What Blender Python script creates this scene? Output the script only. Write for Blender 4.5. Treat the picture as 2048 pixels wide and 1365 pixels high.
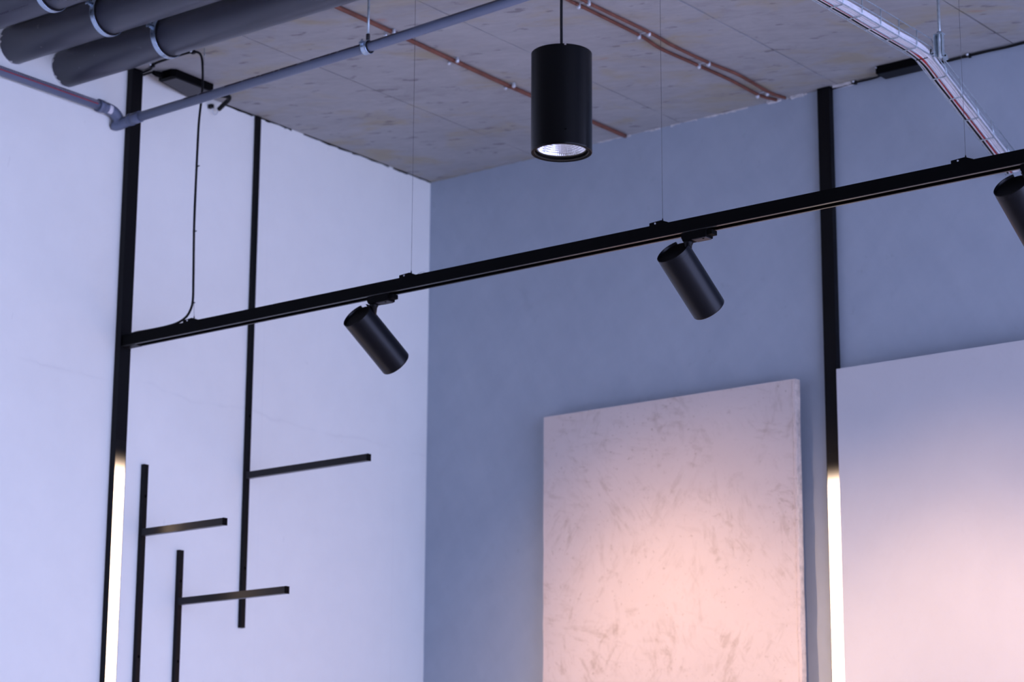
import bpy, bmesh, math, random
from mathutils import Vector, Matrix
random.seed(7)
PI = math.pi
S = bpy.context.scene
for o in list(bpy.data.objects): bpy.data.objects.remove(o)
C = S.collection

# ------------------------------------------------------------------ camera, sky, exposure
H = 4.1                                      # ceiling height; room corner at the origin
cam_d = bpy.data.cameras.new('camera'); cam = bpy.data.objects.new('camera', cam_d); C.objects.link(cam)
YAW, TILT, ROLL = (math.radians(v) for v in (37.99446, 13.78322, 0.34259))
f = Vector((-math.sin(YAW)*math.cos(TILT), math.cos(YAW)*math.cos(TILT), math.sin(TILT)))
r = Vector((math.cos(YAW), math.sin(YAW), 0)); u = r.cross(f)
r2 = r*math.cos(ROLL)+u*math.sin(ROLL); u2 = -r*math.sin(ROLL)+u*math.cos(ROLL)
M = Matrix((r2, u2, -f)).transposed().to_4x4(); M.translation = Vector((5.1935, -6.181, 1.55))
cam.matrix_world = M
cam_d.sensor_width = 36; cam_d.lens = 85.0; cam_d.clip_start = .05
cam_d.dof.use_dof = True; cam_d.dof.focus_distance = 5.7; cam_d.dof.aperture_fstop = 4.5
S.camera = cam

w = bpy.data.worlds.new('daylight'); S.world = w; w.use_nodes = True
bg = w.node_tree.nodes['Background']
bg.inputs[0].default_value = (.495, .56, .99, 1); bg.inputs[1].default_value = 5.1

vs = S.view_settings
S.display_settings.display_device = 'sRGB'
vs.view_transform = 'Standard'; vs.look = 'None'; vs.gamma = 1; vs.exposure = 0
vs.use_curve_mapping = False

WARM = (1.0, .62, .40)
SPOT_W, LED_STRENGTH = (39, 39), 7.0     # narrow core and wider spill of each spotlight

# ------------------------------------------------------------------ materials
class NT:
    def __init__(s, name):
        s.m = bpy.data.materials.new(name); s.m.use_nodes = True
        s.t = s.m.node_tree; s.b = s.t.nodes['Principled BSDF']
    def n(s, typ, **kw):
        nd = s.t.nodes.new(typ)
        for k, v in kw.items():
            if hasattr(nd, k): setattr(nd, k, v)
            else: nd.inputs[k].default_value = v
        return nd
    def l(s, a, b): s.t.links.new(a, b)
    def coord(s, scale=(1,1,1)):
        if not hasattr(s, 'geo'): s.geo = s.n('ShaderNodeNewGeometry')
        mp = s.n('ShaderNodeMapping'); mp.inputs['Scale'].default_value = scale
        src = s.geo.outputs['Position']
        if getattr(s, 'turn', 0):
            vr = s.n('ShaderNodeVectorRotate', rotation_type='Z_AXIS'); vr.inputs['Angle'].default_value = s.turn
            s.l(src, vr.inputs['Vector']); src = vr.outputs[0]
        s.l(src, mp.inputs[0]); return mp.outputs[0]
    def noise(s, scale, detail=4, rough=.55, stretch=(1,1,1), dist=0):
        nd = s.n('ShaderNodeTexNoise'); nd.inputs['Scale'].default_value = scale
        nd.inputs['Detail'].default_value = detail; nd.inputs['Roughness'].default_value = rough
        nd.inputs['Distortion'].default_value = dist
        s.l(s.coord(stretch), nd.inputs['Vector']); return nd.outputs['Fac']
    def ramp(s, fac, *stops):
        nd = s.n('ShaderNodeValToRGB'); e = nd.color_ramp.elements
        while len(e) < len(stops): e.new(.5)
        for el, (p, c) in zip(e, stops):
            el.position = p; el.color = (c, c, c, 1) if isinstance(c, (int, float)) else (*c, 1)
        s.l(fac, nd.inputs[0]); return nd.outputs[0]
    def mix(s, fac, a, b, mode='MIX'):
        nd = s.n('ShaderNodeMix', data_type='RGBA', blend_type=mode)
        for i, v in ((0, fac), (6, a), (7, b)):
            if hasattr(v, 'is_linked'): s.l(v, nd.inputs[i])
            elif i: nd.inputs[i].default_value = (*v, 1)
            else: nd.inputs[i].default_value = v
        return nd.outputs[2]
    def math(s, op, a, b=0.0, c=None):
        nd = s.n('ShaderNodeMath', operation=op)
        for i, v in enumerate((a, b) if c is None else (a, b, c)):
            if hasattr(v, 'is_linked'): s.l(v, nd.inputs[i])
            else: nd.inputs[i].default_value = v
        return nd.outputs[0]
    def bump(s, h, strength=.2, dist=.01, prev=None):
        nd = s.n('ShaderNodeBump'); nd.inputs['Strength'].default_value = strength; nd.inputs['Distance'].default_value = dist
        s.l(h, nd.inputs['Height'])
        if prev is not None: s.l(prev, nd.inputs['Normal'])
        s.l(nd.outputs[0], s.b.inputs['Normal']); return nd.outputs[0]
    def col(s, v):
        if hasattr(v, 'is_linked'): s.l(v, s.b.inputs['Base Color'])
        else: s.b.inputs['Base Color'].default_value = (*v, 1)
    def set(s, rough=None, metal=None, spec=None, coat=None):
        if rough is not None: s.b.inputs['Roughness'].default_value = rough
        if metal is not None: s.b.inputs['Metallic'].default_value = metal
        if spec is not None: s.b.inputs['Specular IOR Level'].default_value = spec
        return s

def plain(name, c, rough=.5, metal=0, spec=.5, var=.12, nscale=60):
    t = NT(name); v = t.ramp(t.noise(nscale, 3), (.3, tuple(x*(1-var) for x in c)), (.7, tuple(min(1, x*(1+var)) for x in c)))
    t.col(v); t.set(rough, metal, spec); return t.m

def mat_white_wall():
    t = NT('white_painted_plaster')
    big = t.noise(.9, 3, .5); fine = t.noise(9, 5, .6)
    c = t.ramp(big, (.3, (.855, .865, .81)), (.7, (.90, .905, .845)))
    c = t.mix(.25, c, t.ramp(fine, (.35, (.83, .84, .79)), (.65, (.92, .925, .86))))
    sep = t.n('ShaderNodeSeparateXYZ'); t.l(t.coord(), sep.inputs[0])
    wob = t.math('MULTIPLY', t.math('SUBTRACT', t.noise(5, 4), .5), .07)
    d = t.math('ABSOLUTE', t.math('SUBTRACT', t.math('ADD', sep.outputs[2], wob), 3.128))
    crack = t.ramp(d, (0, 1), (.004, .35), (.012, 0))
    crack = t.math('MULTIPLY', crack, t.ramp(t.noise(3.2, 3), (.42, 0), (.58, 1)))
    wob2 = t.math('MULTIPLY', t.math('SUBTRACT', t.noise(7, 3), .5), .01)
    ym = t.math('ABSOLUTE', t.math('SUBTRACT', t.math('FRACT', t.math('DIVIDE', t.math('ADD', t.math('ADD', sep.outputs[1], wob2), 1.7659+3.2), .64)), .5))
    seam = t.ramp(ym, (0, 1), (.004, .3), (.01, 0))
    seam = t.math('MULTIPLY', seam, t.ramp(t.noise(2.1, 2), (.35, .15), (.65, 1)))
    c = t.mix(t.math('MULTIPLY', crack, .16), c, (.5, .5, .5)); c = t.mix(t.math('MULTIPLY', seam, .06), c, (.5, .5, .5))
    marks = t.ramp(t.noise(13, 2, .5, (1, 1.7, .8)), (.745, 0), (.765, 1))
    c = t.mix(t.math('MULTIPLY', marks, .10), c, (.45, .43, .42))
    t.col(c); t.set(.75, 0, .25)
    b = t.bump(fine, .05, .01); b = t.bump(t.noise(2.2, 3), .10, .03, b)
    t.bump(t.math('ADD', crack, t.math('MULTIPLY', seam, .4)), .12, .004, b); return t.m

def mat_grey_wall():
    t = NT('blue_grey_trowelled_plaster')
    a = t.noise(2.6, 6, .62, (1, 1, 1), .6); bfine = t.noise(17, 5, .65); s1 = stroke(t, .5, 14, 2.1, .35); s2 = stroke(t, -.8, 12, 7.7, .35)
    c = t.ramp(a, (.25, (.385, .445, .525)), (.5, (.415, .48, .56)), (.75, (.445, .51, .585)))
    c = t.mix(.28, c, t.ramp(s1, (.3, (.36, .42, .50)), (.7, (.475, .54, .615))))
    c = t.mix(.22, c, t.ramp(s2, (.3, (.36, .42, .50)), (.7, (.475, .54, .615))))
    flecks = t.math('MULTIPLY', t.ramp(t.noise(22, 4, .6), (.62, 0), (.72, 1)), t.ramp(t.noise(2.1, 3), (.45, 0), (.62, 1)))
    c = t.mix(t.math('MULTIPLY', flecks, .26), c, (.24, .27, .32))
    blot = t.ramp(t.noise(6, 4, .6, (1, 1, 1), .6), (.66, 0), (.78, 1)); c = t.mix(t.math('MULTIPLY', blot, .22), c, (.27, .30, .36))
    t.col(c); t.set(.62, 0, .3)
    b = t.bump(a, .10, .02); b = t.bump(s1, .05, .006, b); t.bump(bfine, .08, .004, b); return t.m

def stroke(t, rot, sc, loc, ratio=.2):
    """noise drawn out along a line turned by rot in the plane of the right wall"""
    if not hasattr(t, 'geo'): t.coord()
    vr = t.n('ShaderNodeVectorRotate', rotation_type='Y_AXIS'); vr.inputs['Angle'].default_value = rot
    t.l(t.geo.outputs['Position'], vr.inputs['Vector'])
    mp = t.n('ShaderNodeMapping'); mp.inputs['Scale'].default_value = (1, 1, ratio); mp.inputs['Location'].default_value = (loc, 0, loc*.7)
    t.l(vr.outputs[0], mp.inputs[0])
    nd = t.n('ShaderNodeTexNoise'); nd.inputs['Scale'].default_value = sc; nd.inputs['Detail'].default_value = 4; nd.inputs['Roughness'].default_value = .62; nd.inputs['Distortion'].default_value = .25
    t.l(mp.outputs[0], nd.inputs['Vector']); return nd.outputs['Fac']
def mat_panel(name, base, dark, amt, seed):
    t = NT(name)
    a = t.noise(3.3, 5, .6, (1, 1, .9), .5)
    c = t.ramp(a, (.3, tuple(x*.94 for x in base)), (.7, base))
    # short trowel strokes in several directions, each direction kept to its own soft patches
    tot = None
    for k, (rot, sc) in enumerate(((.65, 50), (-.55, 46), (1.35, 52), (.15, 42))):
        g = t.ramp(stroke(t, .3, 4.2, seed+11.3*k, 1.0), (.50, 0), (.66, 1))
        q = t.math('MULTIPLY', t.ramp(stroke(t, rot, sc, seed+3.7*k, .27), (.52, 0), (.66, 1)), g)
        tot = q if tot is None else t.math('ADD', tot, q)
    pits = t.ramp(t.noise(75, 3, .5), (.63, 0), (.71, 1)); pits = t.math('MULTIPLY', pits, t.ramp(t.noise(5.7, 3), (.42, .05), (.62, 1)))
    blot = t.ramp(t.noise(13, 4, .6, (1, 1, 1.1), .3), (.62, 0), (.74, 1)); blot = t.math('MULTIPLY', blot, t.ramp(t.noise(2.3, 2), (.45, .15), (.6, 1)))
    m = t.math('MINIMUM', t.math('ADD', t.math('ADD', t.math('MULTIPLY', tot, .7), pits), t.math('MULTIPLY', blot, .95)), 1.0)
    c = t.mix(t.math('MULTIPLY', m, amt), c, dark)
    t.col(c); t.set(.7, 0, .25)
    b = t.bump(m, -.15*amt, .003); t.bump(t.noise(25, 4), .06*amt+.01, .004, b); return t.m

def mat_ceiling():
    t = NT('raw_board_marked_concrete'); t.turn = -.40
    a = t.noise(1.5, 5, .6, (1, 1.5, 1)); g = t.noise(7, 6, .65, (.7, 1.25, 1), .4); fine = t.noise(40, 5, .6, (.5, 1.2, 1))
    c = t.ramp(a, (.3, (0.3411, 0.3374, 0.3395)), (.7, (0.4302, 0.4284, 0.4268)))
    c = t.mix(.5, c, t.ramp(g, (.3, (0.3065, 0.3052, 0.3085)), (.55, (0.4054, 0.4070, 0.4093)), (.75, (0.4647, 0.4658, 0.4704))))
    c = t.mix(.25, c, t.ramp(fine, (.3, (0.2769, 0.2785, 0.2813)), (.7, (0.4647, 0.4712, 0.4704))))
    yel = t.ramp(t.noise(4.4, 4, .6, (.7, 1.2, 1), .5), (.51, 0), (.66, 1)); c = t.mix(t.math('MULTIPLY', yel, .6), c, (.39, .33, .19))
    rust = t.ramp(t.noise(9, 2, .5, (.6, 1.3, 1)), (.72, 0), (.78, 1)); c = t.mix(t.math('MULTIPLY', rust, .4), c, (.45, .20, .10))
    pale = t.ramp(t.noise(5.1, 3, .5, (.5, 1.5, 1)), (.62, 0), (.75, 1)); c = t.mix(t.math('MULTIPLY', pale, .3), c, (0.5438, 0.5676, 0.5480))
    pit = t.ramp(t.noise(24, 3, .5, (.6, 1.25, 1)), (.64, 0), (.71, 1)); c = t.mix(t.math('MULTIPLY', pit, .62), c, (.15, .14, .15))
    smear = t.math('MULTIPLY', t.ramp(t.noise(12, 5, .66, (.65, 1.25, 1), .6), (.54, 0), (.70, 1)), t.ramp(t.noise(1.9, 2), (.4, .2), (.6, 1))); c = t.mix(t.math('MULTIPLY', smear, .38), c, (.22, .205, .205))
    t.col(c); t.set(.8, 0, .2)
    b = t.bump(g, .12, .01); t.bump(pit, -.3, .004, b); return t.m

def mat_pipe():
    t = NT('grey_plastic_pipe')
    c = t.ramp(t.noise(3, 4, .6, (.5, 1, 1)), (.3, (.062, .066, .09)), (.7, (.088, .092, .12)))
    sep = t.n('ShaderNodeSeparateXYZ'); t.l(t.coord(), sep.inputs[0])
    near = t.ramp(sep.outputs[0], (.05, 1), (.42, 0))
    sp = t.ramp(t.noise(38, 2, .5, (.8, 1, 1)), (.70, 0), (.74, 1))
    c = t.mix(t.math('MULTIPLY', t.math('MULTIPLY', sp, near), .7), c, (.5, .5, .5))
    c = t.mix(t.ramp(t.noise(11, 4, .6), (.6, 0), (.8, .5)), c, (.11, .11, .13))
    t.col(c); t.set(.33, 0, .55); t.bump(t.noise(30, 3), .03, .003); return t.m

def mat_small_pipe():
    t = NT('light_grey_pressure_pipe')
    c = t.ramp(t.noise(6, 4, .6), (.3, (.135, .163, .24)), (.7, (.165, .197, .28)))
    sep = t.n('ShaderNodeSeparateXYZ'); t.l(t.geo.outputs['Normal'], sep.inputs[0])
    band = t.ramp(sep.outputs[2], (.18, 0), (.36, 1))      # upper side: scuffs, with its shade painted into them
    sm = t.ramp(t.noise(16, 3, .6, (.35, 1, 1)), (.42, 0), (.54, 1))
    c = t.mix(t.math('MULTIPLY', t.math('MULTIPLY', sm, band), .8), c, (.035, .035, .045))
    t.col(c); t.set(.4, 0, .45); return t.m

def mat_emit(name, c, strength, base=(.8, .8, .8), zfade=None):
    t = NT(name); t.col(base); t.set(.42, 0, .16)
    t.b.inputs['Emission Color'].default_value = (*c, 1); t.b.inputs['Emission Strength'].default_value = strength
    if zfade:      # the lamp row inside the profile ends a little below the end of the diffuser
        sep = t.n('ShaderNodeSeparateXYZ'); t.l(t.coord(), sep.inputs[0])
        mr = t.n('ShaderNodeMapRange'); mr.inputs[1].default_value = zfade[0]; mr.inputs[2].default_value = zfade[1]
        mr.inputs[3].default_value = 1; mr.inputs[4].default_value = 0
        t.l(sep.outputs[2], mr.inputs[0]); t.l(t.math('MULTIPLY', t.math('POWER', mr.outputs[0], 4.5), strength), t.b.inputs['Emission Strength'])
    return t.m

MT = {}
MT['white_wall'] = mat_white_wall(); MT['grey_wall'] = mat_grey_wall(); MT['ceiling'] = mat_ceiling()
MT['panel_rough'] = mat_panel('rough_cream_plaster_board', (.80, .69, .635), (.45, .35, .27), .55, 0.0)
MT['panel_smooth'] = mat_panel('smooth_pale_plaster_board', (.70, .70, .715), (.58, .57, .58), .13, 3.1)
MT['panel_edge'] = plain('chipped_board_edge', (.74, .63, .55), .8, 0, .2, .2, 50)
MT['dark_wall'] = plain('dark_back_wall', (.10, .09, .09), .8, 0, .2, .1, 3)
MT['floor'] = plain('pale_screed_floor', (.60, .54, .49), .6, 0, .3, .1, 4)
MT['black'] = plain('black_powder_coat', (.0035, .0035, .0042), .42, 0, .16, .1, 200)
MT['black_matt'] = plain('matt_black_metal', (.002, .002, .0024), .6, 0, .06, .1, 200)
MT['black_gloss'] = plain('black_satin_arm', (.004, .004, .005), .30, 0, .32, .1, 200)
MT['black_lip'] = plain('bare_track_lip', (.05, .048, .046), .35, .3, .5, .1, 200)
MT['pendant_black'] = plain('satin_black_pendant_body', (.0012, .0013, .0018), .24, 0, .16, .1, 300)
MT['lamp_black'] = plain('satin_black_lamp_body', (.0016, .0021, .0042), .30, 0, .23, .1, 300)
MT['cavity'] = plain('dark_cavity', (.002, .002, .002), .9, 0, .05, .1, 50)
MT['grey_plate'] = plain('dark_grey_plastic', (.045, .043, .048), .5, 0, .4, .1, 80)
MT['cable_black'] = plain('black_cable_sheath', (.005, .005, .006), .5, 0, .2, .15, 120)
MT['cable_white'] = plain('white_cable_sheath', (.74, .73, .76), .45, 0, .45, .06, 60)
MT['cable_red'] = plain('red_cable_sheath', (.42, .015, .02), .45, 0, .4, .15, 60)
MT['cable_orange'] = plain('orange_cable_sheath', (.175, .065, .042), .55, 0, .35, .22, 25)
MT['galv'] = plain('galvanised_steel', (.50, .58, .62), .38, .75, .5, .18, 90)
MT['galv_bright'] = plain('bright_zinc_steel', (.44, .54, .66), .26, .92, .5, .12, 90)
MT['wire'] = plain('thin_steel_wire', (.08, .08, .085), .45, .6, .5, .1, 90)
MT['rubber'] = plain('black_rubber_liner', (.012, .012, .014), .75, 0, .25, .1, 90)
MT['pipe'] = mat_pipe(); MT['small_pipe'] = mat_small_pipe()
MT['sticker'] = plain('white_paper_sticker', (.72, .72, .76), .6, 0, .3, .15, 160)
MT['red_print'] = plain('red_print', (.30, .045, .06), .5, 0, .3, .25, 90)
MT['dark_print'] = plain('dark_print', (.045, .04, .065), .5, 0, .3, .2, 90)
MT['pale_print'] = plain('pale_print', (.42, .40, .44), .5, 0, .3, .2, 90)
MT['foam'] = plain('white_joint_foam', (.70, .69, .68), .9, 0, .1, .2, 70)
MT['clip'] = plain('pale_metal_clip', (.62, .66, .70), .35, .55, .5, .1, 90)
MT['led'] = mat_emit('lit_diffuser', (1.0, .72, .52), LED_STRENGTH, (.006, .006, .006), zfade=(2.843, 2.937))
MT['cob'] = mat_emit('lit_lamp_chip', (1.0, .93, .98), 1600)
MT['lens'] = mat_emit('lit_lens', (1.0, .78, .58), 8)
_t = NT('faceted_mirror_reflector'); _t.col(_t.ramp(_t.noise(300, 2), (.3, (.74, .74, .80)), (.7, (.88, .88, .92)))); _t.set(.17, 1); MT['reflector'] = _t.m

# ------------------------------------------------------------------ mesh helpers
def box(bm, x0, x1, y0, y1, z0, z1, mi=0):
    v = [bm.verts.new((x, y, z)) for x in (x0, x1) for y in (y0, y1) for z in (z0, z1)]
    for q in ((0,1,3,2),(4,6,7,5),(0,4,5,1),(2,3,7,6),(0,2,6,4),(1,5,7,3)):
        bm.faces.new([v[i] for i in q]).material_index = mi
def tube(bm, pts, rad, n=10, cap=True):
    pts = [Vector(p) for p in pts]; rings = []; prev = None
    for i, p in enumerate(pts):
        t = (pts[min(i+1, len(pts)-1)]-pts[max(i-1, 0)]).normalized()
        if prev is None:
            a = t.orthogonal().normalized()
        else:
            a = (prev-t*prev.dot(t)).normalized()
        prev = a; b = t.cross(a); rr = rad[i] if isinstance(rad, (list, tuple)) else rad
        rings.append([bm.verts.new(p+(a*math.cos(2*PI*k/n)+b*math.sin(2*PI*k/n))*rr) for k in range(n)])
    for A, B in zip(rings, rings[1:]):
        for k in range(n): bm.faces.new((A[k], A[(k+1)%n], B[(k+1)%n], B[k])).smooth = True
    if cap: bm.faces.new(rings[0][::-1]); bm.faces.new(rings[-1])
def lathe(bm, prof, n=48, mat=None, a0=0, a1=2*PI, smooth=True):
    """prof: (radius, height) list turned about local z"""
    full = abs(a1-a0-2*PI) < 1e-6; m = n if full else n+1; mat = mat or Matrix()
    rings = [[bm.verts.new(mat @ Vector((rr*math.cos(a0+(a1-a0)*k/n), rr*math.sin(a0+(a1-a0)*k/n), z))) for k in range(m)] for rr, z in prof]
    for A, B in zip(rings, rings[1:]):
        for k in range(n): bm.faces.new((A[k], A[(k+1)%m], B[(k+1)%m], B[k])).smooth = smooth
    return rings
def disc(bm, rad, z, n=48, mat=None):
    mat = mat or Matrix(); bm.faces.new([bm.verts.new(mat @ Vector((rad*math.cos(2*PI*k/n), rad*math.sin(2*PI*k/n), z))) for k in range(n)])
def spline(pts, k=6):
    P = [Vector(p) for p in pts]; out = []
    for i in range(len(P)-1):
        a, b, c, d = P[max(i-1,0)], P[i], P[i+1], P[min(i+2,len(P)-1)]
        for j in range(k):
            t = j/k
            out.append(.5*((2*b)+(c-a)*t+(2*a-5*b+4*c-d)*t*t+(3*b-a-3*c+d)*t**3))
    return out+[P[-1]]
def prism(bm, poly, axis, a, b):
    """extrude a 2D polygon along an axis: 'x' poly=(y,z), 'y' poly=(x,z), 'z' poly=(x,y)"""
    def mk(p, t): return {'x': (t, *p), 'y': (p[0], t, p[1]), 'z': (*p, t)}[axis]
    A = [bm.verts.new(mk(p, a)) for p in poly]; B = [bm.verts.new(mk(p, b)) for p in poly]
    n = len(poly); bm.faces.new(A); bm.faces.new(B[::-1])
    for k in range(n): bm.faces.new((A[k], B[k], B[(k+1)%n], A[(k+1)%n]))
def obj(name, bm, m, parent=None, bevel=0, world=False):
    bmesh.ops.recalc_face_normals(bm, faces=bm.faces[:])
    me = bpy.data.meshes.new(name); bm.to_mesh(me); bm.free()
    for x in (m if isinstance(m, (list, tuple)) else [m]): me.materials.append(MT[x])
    o = bpy.data.objects.new(name, me); C.objects.link(o)
    if parent is not None:
        o.parent = parent
        if world:                                  # mesh given in world coordinates
            q = parent; off = Vector()
            while q is not None: off += q.location; q = q.parent
            me.transform(Matrix.Translation(-off))
    if bevel:
        md = o.modifiers.new('bevel', 'BEVEL'); md.width = bevel; md.segments = 2; md.limit_method = 'ANGLE'; md.angle_limit = .6
    return o
def thing(name, label, cat, loc, group=None):
    o = bpy.data.objects.new(name, None); C.objects.link(o); o.location = loc; o.empty_display_size = .05
    o['label'] = label; o['category'] = cat
    if group: o['group'] = group
    return o
def recenter(o, p):
    o.data.transform(Matrix.Translation(-Vector(p))); o.location = p
def tag(o, label, cat, loc, group=None):
    recenter(o, loc); o['label'] = label; o['category'] = cat
    if group: o['group'] = group
    return o
def part(name, parent, m, fn, bevel=0, label=None):
    bm = bmesh.new(); fn(bm); o = obj(name, bm, m, parent, bevel, world=True)
    if label: o['label'] = label
    return o
def copy_tree(o, parent=None):
    c = o.copy(); C.objects.link(c); c.parent = parent
    for ch in [q for q in C.objects if q.parent == o]: copy_tree(ch, c)
    return c

# ------------------------------------------------------------------ room shell
XMAX, YMIN, XR = 8.2, -10.0, 4.3      # the side x = XMAX is open glazing frontage; XR ends the grey wall
YG = -6.8                                     # the glazing stops here, an added dark wall follows
def struct(name, m, fn):
    bm = bmesh.new(); fn(bm); o = obj(name, bm, m); o['kind'] = 'structure'; return o
struct('floor', 'floor', lambda b: box(b, -.2, XMAX, YMIN, .2, -.15, 0))
wall_left = struct('wall_left', 'white_wall', lambda b: box(b, -.2, 0, YMIN, .2, 0, H+.15))
wall_right = struct('wall_right', 'grey_wall', lambda b: box(b, 0, XR, 0, .2, 0, H+.15))
wall_back = struct('wall_back', 'dark_wall', lambda b: box(b, -.2, XMAX, YMIN-.2, YMIN, 0, H+.15))
side_light_block = struct('side_light_block', 'dark_wall', lambda b: box(b, XMAX, XMAX+.2, YMIN-.2, YG, 0, H+.15))  # unseen wall, put in to narrow the daylight and shift highlights
ceiling = struct('ceiling', 'ceiling', lambda b: box(b, 0, XMAX, YMIN, 0, H+.012, H+.15))
edges = [-.0, .4685, 1.054, 1.6425, 2.230]
while edges[-1] < XMAX-.6: edges.append(edges[-1]+.587)
for a, b_ in zip(edges, edges[1:]):
    bm = bmesh.new(); dz = random.uniform(-.0012, .0012)
    ys = [0]
    while ys[-1] > -4: ys.append(ys[-1]-random.uniform(.04, .13))
    ys.append(YMIN)
    L_ = [(a+random.choice((.0006, .0022, .0030, .0040)), y) for y in ys]; R_ = [(b_-random.choice((.0004, .0016, .0024, .0032)), y) for y in ys]
    lo = [[bm.verts.new((x, y, H+dz)) for x, y in s] for s in (L_, R_)]; hi = [[bm.verts.new((x, y, H+.0115)) for x, y in s] for s in (L_, R_)]
    for k in range(len(ys)-1):
        bm.faces.new((lo[0][k], lo[1][k], lo[1][k+1], lo[0][k+1])); bm.faces.new((hi[0][k], hi[0][k+1], hi[1][k+1], hi[1][k]))
        bm.faces.new((lo[0][k], lo[0][k+1], hi[0][k+1], hi[0][k])); bm.faces.new((lo[1][k], hi[1][k], hi[1][k+1], lo[1][k+1]))
    bm.faces.new((lo[0][0], hi[0][0], hi[1][0], lo[1][0])); bm.faces.new((lo[0][-1], lo[1][-1], hi[1][-1], hi[0][-1]))
    obj('ceiling_panel', bm, 'ceiling', ceiling)
# ragged joints between walls and ceiling
def ragged(bm, along, a, b, step, hmin, hmax, depth, gap=.0):
    t = a
    while t < b:
        l_ = random.uniform(.5, 1.6)*step
        if random.random() > gap:
            h0, h1, h2 = (random.uniform(hmin, hmax) for _ in range(3)); d = depth*random.uniform(.6, 1.2)
            top = H-.0005
            P = [(t, top), (t+l_, top), (t+l_, top-h2), (t+l_*.5, top-h1), (t, top-h0)]
            if along == 'x': prism(bm, P, 'y', -d, -.0002)
            else: prism(bm, P, 'x', .0002, d)
        t += l_
part('joint_strip', wall_left, 'cavity', lambda b: ragged(b, 'y', -1.02, 0, .05, .001, .006, .004, .12), label='dark ragged strip painted as the shaded gap between white wall and ceiling')  # dark strip painting the shade of the open joint
part('plaster_edge', wall_right, 'foam', lambda b: ragged(b, 'x', .72, 1.49, .03, .001, .007, .004, .35), label='white chipped plaster along the ceiling joint')
part('plaster_edge', wall_right, 'foam', lambda b: (ragged(b, 'x', 1.385, 1.475, .03, .004, .011, .012, .1), ragged(b, 'x', 1.625, 1.68, .02, .006, .009, .02, 0)), label='lump of white plaster at the ceiling joint')
part('joint_strip', wall_right, 'ceiling', lambda b: ragged(b, 'x', .0, .75, .05, .0005, .004, .003, .25))

# ------------------------------------------------------------------ plaster boards on the right wall
def board(name, label, x0, x1, yb, yf, z0, z1, m, chip):
    t = thing(name, label, 'wall panel', ((x0+x1)/2, yb, z0))
    def face(bm):
        n = 46; zs = [z0+(z1-z0)*k/n for k in range(n+1)]
        j = lambda: random.uniform(-chip, chip*.25)
        Rf = [bm.verts.new((x1+j(), yf, z)) for z in zs]; Rb = [bm.verts.new((x1+j()*.4, yb, z)) for z in zs]
        Lf = [bm.verts.new((x0-j()*.5, yf, z)) for z in zs]; Lb = [bm.verts.new((x0-j()*.5, yb, z)) for z in zs]
        for k in range(n):
            for A, B in ((Rf, Rb), (Rb, Lb), (Lb, Lf), (Lf, Rf)):
                fc = bm.faces.new((A[k], A[k+1], B[k+1], B[k])); fc.material_index = 1 if A is Rf else 0
        bm.faces.new((Rf[0], Rb[0], Lb[0], Lf[0])); bm.faces.new((Rf[-1], Lf[-1], Lb[-1], Rb[-1]))
    bm = bmesh.new(); face(bm); obj('board', bm, [m, 'panel_edge'], t, world=True)
    # battens that hold it off the wall
    for x in (x0+.18, x1-.18):
        part('batten', t, 'panel_edge', lambda b: box(b, x-.025, x+.025, yb, -.0005, z0+.1, z1-.12))
    return t
b1 = board('plaster_panel', 'narrow rough cream plaster panel with brown trowel marks, left of the lit strip', .5401, 1.4935, -.030, -.055, .35, 3.182, 'panel_rough', .0035)
board('plaster_panel', 'smooth pale panel right of the lit strip, cut off by the frame', 1.6470, 3.3, -.050, -.075, .35, 3.186, 'panel_smooth', .0006)
# thin raised seam along the right edge of the rough panel
def seam(bm):
    z = .4
    while z < 3.17:
        l_ = random.uniform(.02, .06); x = 1.4825+random.uniform(-.0012, .0012)
        box(bm, x-.0012, x+.0012, -.0561, -.055, z, min(z+l_*.92, 3.176)); z += l_
part('edge_seam', b1, 'panel_edge', seam)

# ------------------------------------------------------------------ linear wall lights (left wall x=0, right wall y=0)
def profile_light(name, label, wall, c, fw, dep, ztop):
    loc = (0, c, .0) if wall == 'left' else (c, 0, .0)
    t = thing(name, label, 'wall light', loc)
    def at(bm, a0, a1, d0, d1, z0, z1):
        if wall == 'left': box(bm, d0, d1, c+a0, c+a1, z0, z1)
        else: box(bm, c+a0, c+a1, -d1, -d0, z0, z1)
    h = fw/2
    def housing(bm):
        at(bm, -h, -h+.0016, .0003, dep, .0, ztop); at(bm, h-.0016, h, .0003, dep, .0, ztop)
        at(bm, -h+.0016, h-.0016, .0003, .004, .0, ztop)
    part('housing', t, 'black', housing)
    part('cover', t, 'black', lambda b: at(b, -h+.0018, h-.0018, dep-.003, dep-.0003, 2.9465, ztop-.001), label='black cover strip over the unlit upper part')
    part('diffuser', t, 'led', lambda b: at(b, -h+.0018, h-.0018, dep-.003, dep-.0003, .002, 2.9462), label='smoked diffuser glowing warm white')
    part('end_cap', t, 'black_matt', lambda b: at(b, -h, h, .0003, dep, ztop, ztop+.0025))
    return t
profile_light('profile_light', 'black vertical profile light on the white wall, glowing white in its lower half', 'left', -1.4145, .0435, .022, H-.006)
profile_light('profile_light', 'black vertical profile light on the grey wall, lower half lit between the two panels', 'right', 1.5963, .0435, .022, H-.006)

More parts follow.
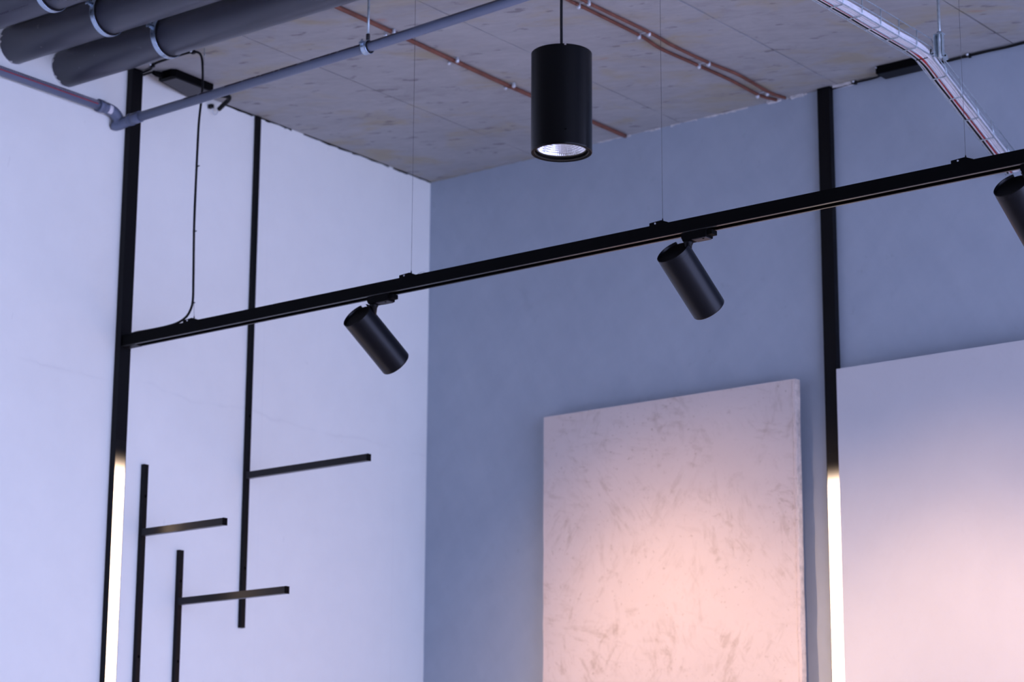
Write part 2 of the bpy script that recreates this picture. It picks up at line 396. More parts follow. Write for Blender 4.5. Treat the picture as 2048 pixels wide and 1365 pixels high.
# ------------------------------------------------------------------ thin rails with arms on the left wall
def thin_rail(label, yc, z0, z1, arm_z, arm_len, holes):
    t = thing('wall_rail', label, 'rail', (0, yc, z0), 'thin black rails with an arm on the white wall')
    hw, d = .0088, .0145
    part('upright', t, 'black', lambda b: box(b, .0003, d, yc-hw, yc+hw, z0, z1), .0006)
    arm = part('arm', t, 'black_gloss', lambda b: box(b, d-.0003, arm_len-.002, yc-.008, yc+.008, arm_z-.0105, arm_z+.0105), .0006)
    part('end_cap', arm, 'black_matt', lambda b: box(b, arm_len-.002, arm_len+.002, yc-.0083, yc+.0083, arm_z-.0108, arm_z+.0108), .0005)
    for z in holes:
        part('fixing_hole', t, 'cavity', lambda b: (lambda m: (disc(b, .0042, 0, 14, m), lathe(b, [(.0042, 0), (.0048, -.0006)], 14, m)))(Matrix.Translation((d+.0006, yc+.001, z)) @ Matrix.Rotation(PI/2, 4, 'Y')))
    return t
thin_rail('thin black wall rail hanging from the ceiling, ending in mid wall, its arm highest', -.8745, 2.452, H-.004, 2.924, .511, (3.112, 2.6354))
thin_rail('thin black wall rail nearest the left strip light, with a short arm', -1.3022, .0, 2.893, 2.689, .3465, (2.797, 2.325))
thin_rail('shortest black wall rail in view, its arm crossing in front of the ceiling-hung rail', -1.1443, .0, 2.657, 2.5025, .4475, (2.564, 2.3254))

# ------------------------------------------------------------------ lighting track and its hangers
YT, ZT0, ZT1, HW = -1.413, 3.227, 3.2595, .018
track = thing('lighting_track', 'long black ceiling track running from the left strip light out of frame', 'track light', (.022, YT, ZT0))
def chan(b):
    x0, x1 = .0225, 4.4
    box(b, x0, x1, YT-HW, YT-HW+.0022, ZT0, ZT1); box(b, x0, x1, YT+HW-.0022, YT+HW, ZT0, ZT1)
    box(b, x0, x1, YT-HW+.0022, YT+HW-.0022, ZT1-.005, ZT1)
part('channel', track, 'black_matt', chan)
part('lip', track, 'black_lip', lambda b: box(b, .0225, 4.4, YT-HW+.0001, YT-HW+.0075, ZT0-.0012, ZT0-.0001), label='thin greyish lip along the slot')
part('lip', track, 'black_lip', lambda b: box(b, .0225, 4.4, YT+HW-.0055, YT+HW-.0001, ZT0-.0012, ZT0-.0001), label='thin greyish lip along the slot')
part('conductor_insert', track, 'cavity', lambda b: box(b, .03, 4.39, YT-.009, YT+.009, ZT0+.008, ZT0+.022))
part('end_connector', track, 'black', lambda b: box(b, .0215, .075, YT-HW+.0023, YT+HW-.0023, ZT0-.0025, ZT0+.006), .0006)

hl = ['wire hanger nearest the left strip light, where the black cable lands', 'wire hanger above the leftmost spotlight',
      'wire hanger above the middle spotlight', 'rightmost wire hanger in view, in front of the cable tray']
for i, (xw, lab) in enumerate(zip((.3035, 1.1245, 1.9415, 2.7765), hl)):
    t = thing('wire_hanger', lab, 'hanger', (xw, YT, ZT1), 'wire hangers along the track')
    dx = -.008
    poly = [(xw-.034+.004, ZT1), (xw-.034+.004, ZT1+.0085), (xw+.006, ZT1+.0105), (xw+.026, ZT1+.002), (xw+.026, ZT1)]
    part('bracket', t, 'black_matt', lambda b: prism(b, poly, 'y', YT-.0155, YT+.0155), .0008)
    part('screw', t, 'clip', lambda b: (lambda m: (disc(b, .0021, .0012, 12, m), lathe(b, [(.0021, .0012), (.0024, 0)], 12, m)))(Matrix.Translation((xw-.012, YT-.0156, ZT1+.0045)) @ Matrix.Rotation(PI/2, 4, 'X')))
    part('gripper', t, 'black_matt', lambda b: tube(b, [(xw, YT, ZT1+.009), (xw, YT, ZT1+.016), (xw, YT, ZT1+.020)], [.0022, .0018, .0008], 10))
    part('wire', t, 'wire', lambda b: tube(b, [(xw, YT, ZT1+.016)]+([(.2955, YT+.004, 3.33), (.2892, YT+.004, 3.54), (.2895, YT+.004, 3.71), (.2915, YT+.004, 3.86), (.2985, YT+.003, 3.95)] if i == 0 else [])+[(xw-.001*i, YT, H-.004)], .00045, 6))
    part('ceiling_hook', t, 'galv', lambda b: tube(b, [(xw, YT, H-.0005), (xw, YT, H-.012), (xw+.004, YT, H-.02), (xw+.001, YT, H-.026), (xw-.002, YT, H-.02)], .0014, 6))
    if i == 1:
        part('wire_tail', t, 'wire', lambda b: tube(b, [(xw+.020+.016*(1-math.cos(a)), YT, ZT1+.003+.0065*math.sin(a)) for a in [PI*k/12 for k in range(13)]], .0004, 6))

# ------------------------------------------------------------------ spotlights
def make_spot(label, xs, xb, axis):
    """xs: stem x on the track, xb: x of the body middle"""
    t = thing('spotlight', label, 'spotlight', (xs, YT, ZT0), 'black spotlights on the track')
    x0 = xs-.011
    ad = part('adapter', t, 'black_matt', lambda b: prism(b, [(x0+.004, ZT0-.022), (x0+.072, ZT0-.021), (x0+.074, ZT0-.002), (x0, ZT0-.002), (x0, ZT0-.014)], 'y', YT-.0165, YT+.0165), .001)
    part('latch', ad, 'black_matt', lambda b: box(b, x0+.0735, x0+.0875, YT-.012, YT+.012, ZT0-.0165, ZT0-.0045), .001)
    part('adapter_plate', ad, 'grey_plate', lambda b: (box(b, x0+.030, x0+.070, YT-.0135, YT+.0135, ZT0-.0232, ZT0-.0208)), .0004)
    part('screw', ad, 'cavity', lambda b: tube(b, [(x0+.060, YT-.008, ZT0-.0240), (x0+.060, YT-.008, ZT0-.0231)], .0028, 10))
    L, R = .185, .0436
    a = Vector(axis).normalized(); mid = Vector((xb, YT+.048, 3.122))
    back = mid-a*(L/2)
    up = Vector((0, 0, 1)); yv = (up-a*up.dot(a)).normalized(); xv = yv.cross(a)
    mt = Matrix((xv, yv, a)).transposed().to_4x4(); mt.translation = back
    piv = back+a*.030+yv*.024
    part('stem', t, 'black', lambda b: tube(b, [(xs, YT, ZT0-.018), (xs, YT, ZT0-.026), (xs-.001, YT+.001, ZT0-.030), (xs-.004, YT+.003, ZT0-.05), (piv.x+.010, piv.y, piv.z)], [.0125, .0120, .0095, .0085, .008], 16))
    part('pivot', t, 'black', lambda b: tube(b, [piv-xv*.012, piv+xv*.012], .011, 18))
    n = 64; nk = 5; gap = 2*PI/n*nk; ang = PI/2
    def housing(b):
        lathe(b, [(R-.0025, .016), (R-.0025, .012), (R, .012), (R, .0125), (R, L-.004), (R, L-.0015), (R-.0008, L), (R-.004, L), (R-.004, L-.02)], n, mt)
        # rear rim with a notch for the stem
        prof = [(R-.0025, .012), (R-.0025, .0004), (R-.0021, 0), (R-.0004, 0), (R, .0004), (R, .0009), (R, .0115), (R, .012)]
        rings = lathe(b, prof, n-nk, mt, ang+gap/2, ang-gap/2+2*PI)
        b.faces.new([q[0] for q in rings]); b.faces.new([q[-1] for q in rings][::-1])
    hs = part('housing', t, 'lamp_black', housing)
    part('back_plate', t, 'black', lambda b: disc(b, R-.0025, .0068, n, mt))
    part('reflector', t, 'reflector', lambda b: lathe(b, [(R-.0045, L-.004), (R-.012, L-.02), (.016, L-.05)], 32, mt))
    part('lens', t, 'lens', lambda b: disc(b, .016, L-.05, 24, mt))
    for en, half in zip(SPOT_W, (30, 43)):
        ld = bpy.data.lights.new('lamp', 'SPOT'); ld.energy = en; ld.color = WARM; ld.spot_size = math.radians(2*half); ld.spot_blend = 1.0; ld.shadow_soft_size = .02
        lo = bpy.data.objects.new('lamp', ld); C.objects.link(lo); lo.parent = t
        q = back+a*(L+.004)-Vector(t.location)
        lo.matrix_local = Matrix.Translation(q) @ (-a).to_track_quat('Z', 'Y').to_matrix().to_4x4()
    return t
make_spot('leftmost black spotlight on the track, in front of the white wall', .993, .9624, (.0775, .8073, -.585))
make_spot('middle black spotlight on the track, in front of the grey wall', 2.0175, 1.9914, (.0711, .757, -.6495))
make_spot('third black spotlight, cut off by the right frame edge below the cable tray', 2.9280, 2.9040, (.0711, .765, -.640))

# ------------------------------------------------------------------ pendant
PX, PY, PZ0, PZ1, PR = 2.257, -2.2545, 3.1655, 3.389, .0655
pend = thing('pendant_lamp', 'large black cylinder pendant lamp hanging from a black cord, lit from below', 'pendant lamp', (PX, PY, PZ0))
pm = Matrix.Translation((PX, PY, PZ0))
hh = PZ1-PZ0
def ph(b):
    n = 96; g = 1; gp = 2*PI/n*g; ang = math.atan2(-.79, .62)+.10
    lathe(b, [(PR-.0012, 0), (PR-.0004, .0003), (PR, .0012), (PR, .004), (PR, hh-.0035)], n, pm)
    rings = lathe(b, [(PR, hh-.0035), (PR, hh-.0006), (PR-.0006, hh), (PR-.0028, hh), (PR-.0028, hh-.0035)], n-g, pm, ang+gp/2, ang-gp/2+2*PI)
    b.faces.new([q[0] for q in rings]); b.faces.new([q[-1] for q in rings][::-1])
part('housing', pend, 'pendant_black', ph)
part('rim', pend, 'black_matt', lambda b: lathe(b, [(PR-.0085, .012), (PR-.0085, .0012), (PR-.0075, .0004), (PR-.0012, 0)], 96, pm))
part('top_plate', pend, 'black_matt', lambda b: disc(b, PR-.001, hh-.00355, 64, pm))
part('trim_ring', pend, 'black_matt', lambda b: lathe(b, [(PR-.0085, .010), (PR-.0125, .006), (PR-.0135, .0105)], 96, pm), label='thin inner ring round the reflector')
part('cord_grip', pend, 'black_matt', lambda b: tube(b, [(PX, PY, PZ1-.004), (PX, PY, PZ1+.004), (PX, PY, PZ1+.007)], [.008, .008, .0045], 16))
part('cord', pend, 'cable_black', lambda b: tube(b, spline([(PX, PY, PZ1), (PX-.0006, PY, PZ1+.1), (PX+.0006, PY, PZ1+.3), (PX-.003, PY+.001, PZ1+.5), (PX, PY, H-.001)]), .0031, 12))
part('ceiling_rose', pend, 'black', lambda b: tube(b, [(PX, PY, H-.0004), (PX, PY, H-.022), (PX, PY, H-.026)], [.045, .045, .04], 32))
part('screw', pend, 'cavity', lambda b: (lambda d: tube(b, [Vector((PX, PY, PZ0+.032))+d*(PR-.001), Vector((PX, PY, PZ0+.032))+d*(PR+.0003)], .0022, 12))(Vector((.70, -.72, 0)).normalized()))
def reflector(b):
    rings = []; nr, na = 15, 84
    for i in range(nr+1):
        s = i/nr; rr = .0535-(.0535-.013)*s; z = .0095+.052*(s**.80)
        rings.append([b.verts.new(pm @ Vector((rr*math.cos(2*PI*k/na), rr*math.sin(2*PI*k/na), z))) for k in range(na)])
    for i in range(nr):
        for k in range(na):
            q = [rings[i][k], rings[i][(k+1)%na], rings[i+1][(k+1)%na], rings[i+1][k]]
            m_ = sum((v.co for v in q), Vector())/4; out = Vector((m_.x-PX, m_.y-PY, 0)).normalized()
            c = b.verts.new(m_-out*.0004+Vector((0, 0, -.0002)))   # each facet is a small dome
            for a_ in range(4): b.faces.new((q[a_], q[(a_+1)%4], c))
part('reflector', pend, 'reflector', reflector, label='faceted silver reflector')
part('lamp_chip', pend, 'cob', lambda b: disc(b, .0132, .0605, 24, pm), label='glowing lamp chip')

# ------------------------------------------------------------------ thick drain pipes through the left wall
def drain(label, yc, zc, xlen, foam_seed):
    R = .055
    t = thing('drain_pipe', label, 'pipe', (0, yc, zc), 'thick grey pipes under the ceiling')
    rot = Matrix.Translation((0, yc, zc)) @ Matrix.Rotation(PI/2, 4, 'Y')
    part('pipe', t, 'pipe', lambda b: (lathe(b, [(R-.004, xlen), (R, xlen), (R, -.12), (R-.004, -.12)], 64, rot)))
    rnd = random.Random(foam_seed)
    def foam(b):
        n = 60; A = []
        for k in range(n):
            a = 2*PI*k/n; th = rnd.uniform(.0005, .003); l_ = rnd.choice((.001, .001, .0015, .002, .003, .004, .011))*rnd.uniform(.6, 1.2)
            cy, sz = math.cos(a), math.sin(a)
            A.append([b.verts.new((x, yc+cy*q, zc+sz*q)) for x, q in ((.0002, R+.0002), (.0002, R+th), (l_*.6, R+th*.7), (l_, R+.0003))])
        for k in range(n):
            B = A[(k+1)%n]
            for j in range(3): b.faces.new((A[k][j], A[k][j+1], B[j+1], B[j]))
    part('foam_seal', t, 'foam', foam, label='ragged pale foam round the wall opening')
    return t
dA = drain('thick grey drain pipe, lowest of three, just above the left strip light', -1.679, 4.0246, 5.5, 3)
dB = drain('thick grey drain pipe, middle of the three at top left', -1.878, 4.038, 5.5, 5)
dC = drain('thick grey drain pipe, uppermost in the top left corner, with dark print', -2.093, 4.040, 5.5, 8)
def printmarks(b):
    # worn line of print low on the pipe's side: one short thick block and a fainter run of strokes
    def strip(x0, x1, a0, a1, R=.05525):
        v = [b.verts.new((x, -2.093+R*math.cos(a), 4.040+R*math.sin(a))) for x, a in ((x0, a0), (x1, a0), (x1, a1), (x0, a1))]
        b.faces.new(v)
    x = .235; a = math.radians(228)
    for k in range(5): strip(x, x+.0062, a-.045, a+.045); x += .0075
    x += .012
    for k in range(14): strip(x, x+random.choice((.0022, .0034)), a-.02, a+.022); x += .0048
part('print', dC, 'dark_print', printmarks, label='dark worn print')['kind'] = 'stuff'

def clamp(label, xc, yc, zc, R, wid, m='galv_bright', rod_x=0, liner=True, ear=.012, side_ang=14, rod_r=.004, group='zinc pipe clamps'):
    t = thing('pipe_clamp', label, 'pipe clamp', (xc, yc, zc+R), group)
    rot = Matrix.Translation((xc, yc, zc)) @ Matrix.Rotation(PI/2, 4, 'Y')
    if liner: part('liner', t, 'rubber', lambda b: lathe(b, [(R+.0003, -wid*.62), (R+.0032, -wid*.62), (R+.0032, wid*.62), (R+.0003, wid*.62), (R+.0003, -wid*.62)], 48, rot), label='black rubber liner')
    q = R+.0033
    part('band', t, m, lambda b: lathe(b, [(q, -wid/2), (q+.0022, -wid/2), (q+.0030, -wid*.3), (q+.0022, -wid*.08), (q+.0022, wid*.08), (q+.0030, wid*.3), (q+.0022, wid/2), (q, wid/2), (q, -wid/2)], 48, rot))
    for sgn in (-1, 1):
        a = math.radians(side_ang); cy, cz = yc+sgn*math.cos(a)*(q+ear*.7), zc+math.sin(a)*(q)
        e = part('ear', t, m, lambda b: (box(b, xc-wid*.42, xc+wid*.42, cy-ear*.75, cy+ear*.75, cz+.0012, cz+.0032), box(b, xc-wid*.42, xc+wid*.42, cy-ear*.75, cy+ear*.75, cz-.0032, cz-.0012)), .0005)
        part('screw', e, m, lambda b: (tube(b, [(xc, cy, cz-.0055), (xc, cy, cz-.0033)], .0046*wid/.018, 6), tube(b, [(xc, cy, cz-.003), (xc, cy, cz+.011)], .0022, 8), tube(b, [(xc, cy, cz+.0033), (xc, cy, cz+.0065)], .0042*wid/.018, 6)))
    zr = zc+q+.002
    if H-zr > .012:
        rd = part('rod', t, 'galv', lambda b: tube(b, [(xc+rod_x, yc, zr+.002), (xc+rod_x, yc, H-.0004)], rod_r, 12), label='threaded steel rod up to the ceiling')
        part('coupling_nut', rd, 'grey_plate', lambda b: tube(b, [(xc+rod_x, yc, zr-.0015), (xc+rod_x, yc, zr+.019)], rod_r*1.55, 6))
    return t
clamp('zinc clamp round the lowest thick pipe, beside the black cable', .4255, -1.679, 4.0246, .055, .017, ear=.015)
clamp('zinc clamp round the middle thick pipe at top left', .3905, -1.878, 4.038, .055, .017, ear=.015)
clamp('zinc clamp round the uppermost thick pipe, at the top frame edge', .4020, -2.093, 4.040, .055, .017, ear=.015)

# ------------------------------------------------------------------ thin grey pipe run: along the left wall, elbows, then across the room
RP = .0143; YD = -1.475
run = thing('thin_grey_pipe', 'thin grey plastic pipe run, elbowed at the white wall and crossing under the ceiling', 'pipe', (.018, YD, 3.94))
XW, ZW = .0195, 3.9395
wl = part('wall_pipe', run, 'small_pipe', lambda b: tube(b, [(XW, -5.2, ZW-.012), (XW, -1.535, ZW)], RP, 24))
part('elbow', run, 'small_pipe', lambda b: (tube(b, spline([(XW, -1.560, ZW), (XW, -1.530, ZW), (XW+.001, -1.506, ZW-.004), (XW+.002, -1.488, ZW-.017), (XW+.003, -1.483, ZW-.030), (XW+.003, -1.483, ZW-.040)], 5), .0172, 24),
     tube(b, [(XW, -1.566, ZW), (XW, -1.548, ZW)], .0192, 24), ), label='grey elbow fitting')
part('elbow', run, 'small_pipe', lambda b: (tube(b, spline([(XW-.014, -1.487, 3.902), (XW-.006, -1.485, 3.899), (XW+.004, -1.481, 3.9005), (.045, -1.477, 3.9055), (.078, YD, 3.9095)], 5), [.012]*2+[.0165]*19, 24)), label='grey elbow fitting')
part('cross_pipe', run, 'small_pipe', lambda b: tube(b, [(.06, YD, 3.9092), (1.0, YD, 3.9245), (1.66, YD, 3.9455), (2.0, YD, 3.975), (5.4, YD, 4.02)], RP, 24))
def dashes(b):  # broken print strokes that also paint the shade along the pipe's top
    x = .30
    while x < 2.6:
        l_ = random.uniform(.012, .075); zc = 3.9092+(x-.06)*.0163; yy = YD; R_ = RP+.0003
        for (a0, a1) in ((127, 158),):
            q = random.uniform(-3, 3); n = 3
            A = [[b.verts.new((xx, yy+R_*math.cos(math.radians(a0+q+(a1-a0)*k/n)), zz+R_*math.sin(math.radians(a0+q+(a1-a0)*k/n)))) for k in range(n+1)] for xx, zz in ((x, zc), (x+l_, zc+l_*.0163))]
            for k in range(n): b.faces.new((A[0][k], A[1][k], A[1][k+1], A[0][k+1]))
        x += l_+random.choice((.004, .006, .01, .05))
pr = part('print', [o for o in C.objects if o.parent == run and o.name.startswith('cross_pipe')][0], 'dark_print', dashes, label='worn dark print and painted shade along the upper side'); pr['kind'] = 'stuff'
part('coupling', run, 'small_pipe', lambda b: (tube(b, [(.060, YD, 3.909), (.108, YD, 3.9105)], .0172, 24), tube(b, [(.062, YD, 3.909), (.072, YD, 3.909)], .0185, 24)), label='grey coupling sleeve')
def sticker(b):
    n = 8; V = []
    for j, yy in enumerate((-1.532, -1.518)):
        V.append([b.verts.new((XW+.0178*math.cos(a), yy, ZW-.0012*j+.0178*math.sin(a))) for a in [math.radians(-70+95*k/n) for k in range(n+1)]])
    for k in range(n): b.faces.new((V[0][k], V[0][k+1], V[1][k+1], V[1][k]))
part('sticker', run, 'sticker', sticker, label='small white sticker')
def wstrip(b, y0, y1, a0, a1, R=RP+.0003):
    def zc(y): return ZW-.012*(-1.535-y)/3.665
    v = [b.verts.new((XW+R*math.cos(a), y, zc(y)+R*math.sin(a))) for y, a in ((y0, a0), (y1, a0), (y1, a1), (y0, a1))]; b.faces.new(v)
def redline(b):
    y = -3.2
    while y < -1.585: wstrip(b, y, y+.02, math.radians(-15), math.radians(-1)); y += .0203
part('print_line', wl, 'red_print', redline, label='thin red printed line')['kind'] = 'stuff'
def ticks(b):
    y = -3.2
    while y < -1.575:
        wstrip(b, y, y+.0035, math.radians(12), math.radians(30)); y += .0078
part('print_tick', wl, 'pale_print', ticks, label='row of small pale printed ticks')['kind'] = 'stuff'
def band(b):
    y = -3.2
    while y < -1.575: wstrip(b, y, y+.02, math.radians(7), math.radians(36), RP+.00015); y += .0203
part('print_band', wl, 'dark_print', band, label='dark printed band')['kind'] = 'stuff'
clamp('small zinc clamp with a long rod on the thin grey pipe', 1.0035, YD, 3.9246, RP, .020, ear=.008, side_ang=25, rod_r=.0036, rod_x=.003)

# ------------------------------------------------------------------ lamp drivers in the wall and ceiling corners
t = thing('led_driver', 'flat black lamp driver in the corner of white wall and ceiling', 'driver', (.08, -1.26, H-.0245), 'black lamp drivers at the ceiling edge')
part('case', t, 'black_matt', lambda b: prism(b, [(.112, -1.340), (.107, -1.176), (.004, -1.172), (.040, -1.345), (.060, -1.352), (.10, -1.352)], 'z', H-.0255, H-.0005), .0012)
part('bottom_plate', t, 'grey_plate', lambda b: prism(b, [(.104, -1.333), (.100, -1.182), (.009, -1.178), (.046, -1.335)], 'z', H-.0268, H-.0254), label='dark grey underside')
part('cable_gland', t, 'black_matt', lambda b: tube(b, [(.062, -1.352, H-.014), (.058, -1.372, H-.014), (.056, -1.385, H-.012)], [.010, .009, .006], 12))
t = thing('led_driver', 'flat black lamp driver at the top of the grey wall, partly behind the cable tray', 'driver', (1.9, -.05, H-.0245), 'black lamp drivers at the ceiling edge')
part('case', t, 'black_matt', lambda b: box(b, 1.815, 1.962, -.083, -.022, H-.0245, H-.0005), .0012)
part('bottom_plate', t, 'black', lambda b: box(b, 1.820, 1.957, -.079, -.026, H-.0258, H-.0244))
part('cable_gland', t, 'black_matt', lambda b: tube(b, [(1.815, -.045, H-.013), (1.800, -.035, H-.012)], [.007, .005], 10))
part('screw', t, 'clip', lambda b: tube(b, [(1.818, -.088, H-.006), (1.818, -.0825, H-.006)], .0022, 10))

# ------------------------------------------------------------------ black cables
def cable(name, label, pts, rad, m='cable_black', k=6, n=10, group=None, cat='cable'):
    bm = bmesh.new(); tube(bm, spline(pts, k), rad, n); o = obj(name, bm, m)
    return tag(o, label, cat, pts[0], group)
pc = thing('power_cable', 'black power cable dropping from the ceiling onto the track by the left strip light', 'cable', (.022, -1.397, H-.01))
pcpts = [(.02, -1.400, H-.012), (.046, -1.3935, H-.006), (.062, -1.398, H-.0055), (.078, -1.4105, H-.005), (.11, -1.4225, H-.006), (.145, -1.4262, H-.006), (.196, -1.4280, H-.006), (.255, -1.4250, H-.0055),
         (.281, -1.4180, H-.009), (.2935, -1.4145, H-.024), (.299, -1.413, H-.06), (.3015, -1.413, 3.985), (.2985, -1.413, 3.935), (.2915, -1.413, 3.86), (.2895, -1.413, 3.71), (.2885, -1.413, 3.63),
         (.2892, -1.413, 3.54), (.2945, -1.413, 3.39), (.2955, -1.413, 3.33), (.2885, -1.413, 3.302), (.270, -1.413, 3.281), (.235, -1.413, 3.2685), (.185, -1.413, 3.2645), (.122, -1.413, 3.2645), (.060, -1.413, 3.2655), (.030, -1.413, 3.262)]
part('cord', pc, 'cable_black', lambda b: tube(b, spline(pcpts, 6), .0036, 12))
for (x, z) in ((.2912, 3.735), (.2892, 3.536), (.2945, 3.319)):
    part('cable_tie', pc, 'cable_black', lambda b: (lathe(b, [(.0034, -.0015), (.0041, -.0015), (.0041, .0015), (.0034, .0015)], 14, Matrix.Translation((x, YT, z))), box(b, x+.003, x+.010, YT-.0015, YT+.0015, z-.0012, z+.0012)))
cable('driver_cable', 'short black cable from the left strip light top to the corner driver', [(.022, -1.392, H-.016), (.035, -1.386, H-.012), (.046, -1.382, H-.010), (.056, -1.384, H-.012)], .0033)
cable('driver_cable', 'black cable along the top of the grey wall from strip light to driver', [(1.6185, -.010, H-.010), (1.66, -.008, H-.0065), (1.70, -.009, H-.006), (1.75, -.010, H-.007), (1.79, -.022, H-.010), (1.802, -.036, H-.012)], .0033)
cable('driver_cable', 'black cable along the top of the grey wall right of the cable tray', [(1.962, -.045, H-.012), (1.985, -.020, H-.010), (2.02, -.010, H-.007), (2.09, -.008, H-.0055), (2.15, -.010, H-.006), (2.21, -.012, H-.008), (2.30, -.009, H-.0055), (2.6, -.010, H-.0055), (3.4, -.010, H-.0055)], .0040)
def wall_clip(label, x, y, z, axis):
    t = thing('cable_clip', label, 'cable clip', (x, y, z), 'small clips on the black cables')
    part('saddle', t, 'cable_black', lambda b: (box(b, x-.004, x+.004, y-.006, y+.006, z-.012, z-.001) if axis == 'x' else box(b, x-.006, x+.006, y-.004, y+.004, z-.012, z-.001)), .0008)
    part('nail_head', t, 'clip', lambda b: (lathe(b, [(.0001, -.0035), (.003, -.003), (.0045, 0), (.0045, .002)], 12, Matrix.Translation((x-.004, y-.006, z-.004)))))
wall_clip('cable clip on the grey wall between strip light and driver', 1.7035, -.010, H-.0005, 'x')
wall_clip('cable clip on the grey wall right of the cable tray', 2.0915, -.010, H-.0005, 'x')
wall_clip('cable clip on the ceiling between strip light and thick pipe', .088, -1.416, H-.0005, 'y')
wall_clip('cable clip holding the black cable at its bend on the ceiling', .268, -1.4235, H-.0005, 'y')

st = thing('hose_stub', 'short black hose stub curling from ceiling to white wall under the thin pipe', 'hose', (.07, -1.08, H-.01))
part('hose', st, 'cable_black', lambda b: tube(b, spline([(.062, -1.118, H-.010), (.078, -1.098, H-.011), (.083, -1.084, H-.012), (.070, -1.074, H-.017), (.044, -1.069, H-.026), (.022, -1.066, H-.035)], 6), .0072, 16))
part('strap', st, 'clip', lambda b: tube(b, [(.0165+.001*math.cos(a), -1.0765+.0115*math.cos(a), H-.036-.0185*math.sin(a)) for a in [PI*k/12 for k in range(-1, 14)]], .0013, 8), label='thin pale strap hanging below')
part('strap_foot', st, 'cable_black', lambda b: box(b, .0005, .018, -1.094, -1.083, H-.035, H-.022), .001)

# ------------------------------------------------------------------ orange cables on the ceiling
def orange(label, pts, rad):
    return cable('orange_cable', label, pts, rad, 'cable_orange', 6, 12, 'orange cables clipped to the ceiling')
orange('leftmost orange cable on the ceiling, alone, passing behind the pendant', [(.852, -5.0, H-.0072), (.852, -1.9, H-.0072), (.852, -1.434, H-.0072), (.849, -1.192, H-.0072), (.842, -.908, H-.0072), (.8365, -.632, H-.0072), (.841, -.317, H-.0072), (.844, -.0165, H-.0072)], .0068)
orange('left cable of the orange pair right of the pendant', [(1.400, -5.0, H-.0055), (1.402, -1.9, H-.0055), (1.402, -1.072, H-.0055), (1.4035, -1.038, H-.0055), (1.404, -.74, H-.0055), (1.391, -.608, H-.0055), (1.401, -.424, H-.0055), (1.408, -.259, H-.0055), (1.405, -.091, H-.0055), (1.424, -.016, H-.0055)], .0051)
orange('right cable of the orange pair right of the pendant', [(1.434, -5.0, H-.0055), (1.434, -1.9, H-.0055), (1.4345, -1.057, H-.0055), (1.4335, -1.025, H-.0055), (1.4395, -.733, H-.0055), (1.433, -.606, H-.0055), (1.439, -.422, H-.0055), (1.453, -.278, H-.0055), (1.4435, -.097, H-.0055), (1.456, -.016, H-.0055)], .0051)
def double_clip(label, x1, x2, y, group, z=H-.0115, dy=0):
    t = thing('ceiling_clip', label, 'cable clip', ((x1+x2)/2, y, H), group)
    part('bridge', t, 'clip', lambda b: box(b, x1, x2, y-.004, y+.004, H-.0032, H-.0006), .0004)
    for x in (x1, x2):
        k = part('knob', t, 'clip', lambda b: lathe(b, [(.0001, -.0068), (.0034, -.0060), (.0056, -.0032), (.0062, 0), (.0058, .006), (.0045, .011)], 16, Matrix.Translation((x, y+dy, z))))
for y, lb in ((-1.196, 'double cable clip on the single orange cable, beside the thin pipe'), (-.905, 'double cable clip at mid length of the single orange cable'), (-.630, 'double cable clip on the single orange cable, nearest the pendant')):
    double_clip(lb, .8265, .8585, y, 'clips on the single orange cable', H-.0125)
for y, lb in ((-1.033, 'double cable clip on the orange pair at the top frame edge beside the pendant cord'), (-.737, 'double cable clip on the orange pair, second from the pendant cord'), (-.423, 'double cable clip on the orange pair, third from the pendant cord'), (-.094, 'double cable clip on the orange pair, nearest the grey wall')):
    double_clip(lb, 1.4035, 1.4385, y, 'clips on the orange pair')

# ------------------------------------------------------------------ wire cable tray
TX0, TX1, TZ, TH = 2.1955, 2.2450, 3.900, .049
B0 = (-.545, TZ); DR = (math.cos(math.radians(20.8)), -math.sin(math.radians(20.8)))
def tp(s, x, h):
    """point on the tray: s metres along from the bend (negative = flat run), h above its floor"""
    if s <= 0: return Vector((x, B0[0]+s, TZ+h))
    k = min(1, s/.05)
    return Vector((x, B0[0]+DR[0]*s-DR[1]*h*(-1)*k*(-1)*-1, TZ+DR[1]*s+h*(1-(1-DR[0])*k)))
SEND = .565
ss = [-2.6, -2, -1.2, -.6, -.3, -.1, -.03, 0, .03, .06, .12, .25, .4, SEND]
tray = thing('cable_tray', 'galvanised wire mesh cable tray bending down to the grey wall at top right', 'cable tray', (2.22, B0[0], TZ))
for x, h in ((TX0, 0), ((TX0+TX1)/2, 0), (TX1, 0), (TX0, TH), (TX1, TH), (TX1, TH*.5)):
    part('long_wire', tray, 'galv', lambda b: tube(b, [tp(s, x, h) for s in ss], .0016, 8))
stations = [-.08-.0985*k for k in range(21)]+[.094, .190, .291, .388, .487]
for s in stations:
    part('cross_wire', tray, 'galv', lambda b: tube(b, [tp(s, TX0-.0005, TH+.001), tp(s, TX0-.0005, .006), tp(s, TX0+.004, -.0022), tp(s, TX1-.004, -.0022), tp(s, TX1+.0005, .006), tp(s, TX1+.0005, TH+.001)], .00185, 8))
part('bend_joint', tray, 'cable_black', lambda b: tube(b, [tp(0, TX0-.001, .012), tp(0, TX0+.004, -.004), tp(0, TX1-.012, -.004), tp(0, TX1-.002, .004), tp(0, TX1, .018)], .0019, 8), label='dark wire at the bend')
th = thing('tray_hanger', 'pale blue steel rod and bracket holding the cable tray at its bend', 'hanger', (2.270, -.54, 3.9))
RX, RY = 2.2700, -.540
rd = part('rod', th, 'galv', lambda b: tube(b, [(RX, RY, 3.886), (RX, RY, H-.0004)], .0042, 14), label='threaded steel rod')
part('nut', rd, 'galv_bright', lambda b: tube(b, [(RX, RY, 3.957), (RX, RY, 3.964)], .0072, 6))
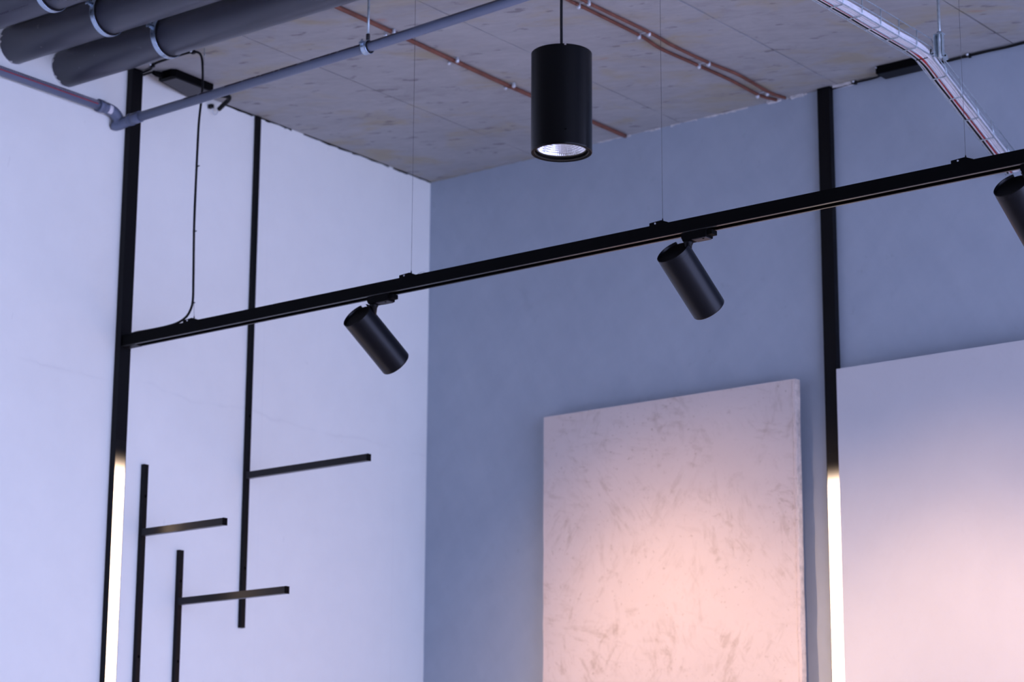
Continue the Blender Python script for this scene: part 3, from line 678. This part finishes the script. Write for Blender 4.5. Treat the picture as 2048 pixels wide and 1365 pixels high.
part('channel', th, 'galv', lambda b: (box(b, RX-.0145, RX-.0125, RY-.010, RY+.010, 3.895, 3.957), box(b, RX-.0145, RX+.009, RY+.008, RY+.010, 3.895, 3.957), box(b, RX+.007, RX+.009, RY-.004, RY+.010, 3.895, 3.957), box(b, RX-.0145, RX+.013, RY-.010, RY+.010, 3.956, 3.958)), .0005)
part('tab', th, 'galv', lambda b: prism(b, [(RX+.0055, 3.905), (RX+.012, 3.902), (RX+.019, 3.892), (RX+.0205, 3.881), (RX+.006, 3.879)], 'y', RY+.0065, RY+.0080), .0004)
part('tab_hole', th, 'cavity', lambda b: tube(b, [(RX+.0118, RY+.0060, 3.8945), (RX+.0118, RY+.0064, 3.8945)], .0026, 12))
part('clamp_jaw', th, 'galv', lambda b: (box(b, TX1-.003, RX-.011, RY-.006, RY+.006, 3.8985, 3.9015), box(b, TX1-.003, RX-.011, RY-.006, RY+.006, 3.9050, 3.9080)), .0005)

def tray_cable(name, label, x, h, rad, m, amp=.0018, seed=1, sag=0, group=None):
    rn = random.Random(seed); pts = []
    s = -2.6
    while s < SEND-.005:
        pts.append(tp(s, min(max(x+rn.uniform(-amp, amp), TX0+.002), TX1-.002), max(rad+.0004, h+rn.uniform(-amp, amp)*.6)+sag*math.exp(-((s)/.06)**2)))
        s += .085
    pts.append(tp(SEND-.002, x, h))
    return cable(name, label, pts, rad, m, 5, 10, group, 'cable')
tray_cable('black_cable', 'black cable along the left side of the wire tray', TX0+.0080, .0036, .0031, 'cable_black', .0008, 3)
tray_cable('red_cable', 'red cable among the white cables in the wire tray', TX0+.0200, .0038, .0034, 'cable_red', .0010, 4)
GW = 'white cables lying in the wire tray'
lab = ['thin white cable at the left edge of the wire tray', 'white cable between the black and the red cable in the tray', 'white cable just right of the red cable in the tray']
for i, (dx, h, rr) in enumerate(((.0030, .0040, .0018), (.0140, .0040, .0026), (.0268, .0038, .0031), (.0336, .0038, .0031), (.0404, .0040, .0031), (.0464, .0062, .0028), (.0300, .0105, .0031), (.0372, .0107, .0031), (.0440, .0128, .0030), (.0345, .0175, .0030), (.0415, .0192, .0030))):
    tray_cable('white_cable', lab[i] if i < 3 else 'white cable in the right half of the wire tray, bundled with others like it', TX0+dx, h, rr, 'cable_white', .0010, 20+i, .0015 if i > 5 else 0, GW)
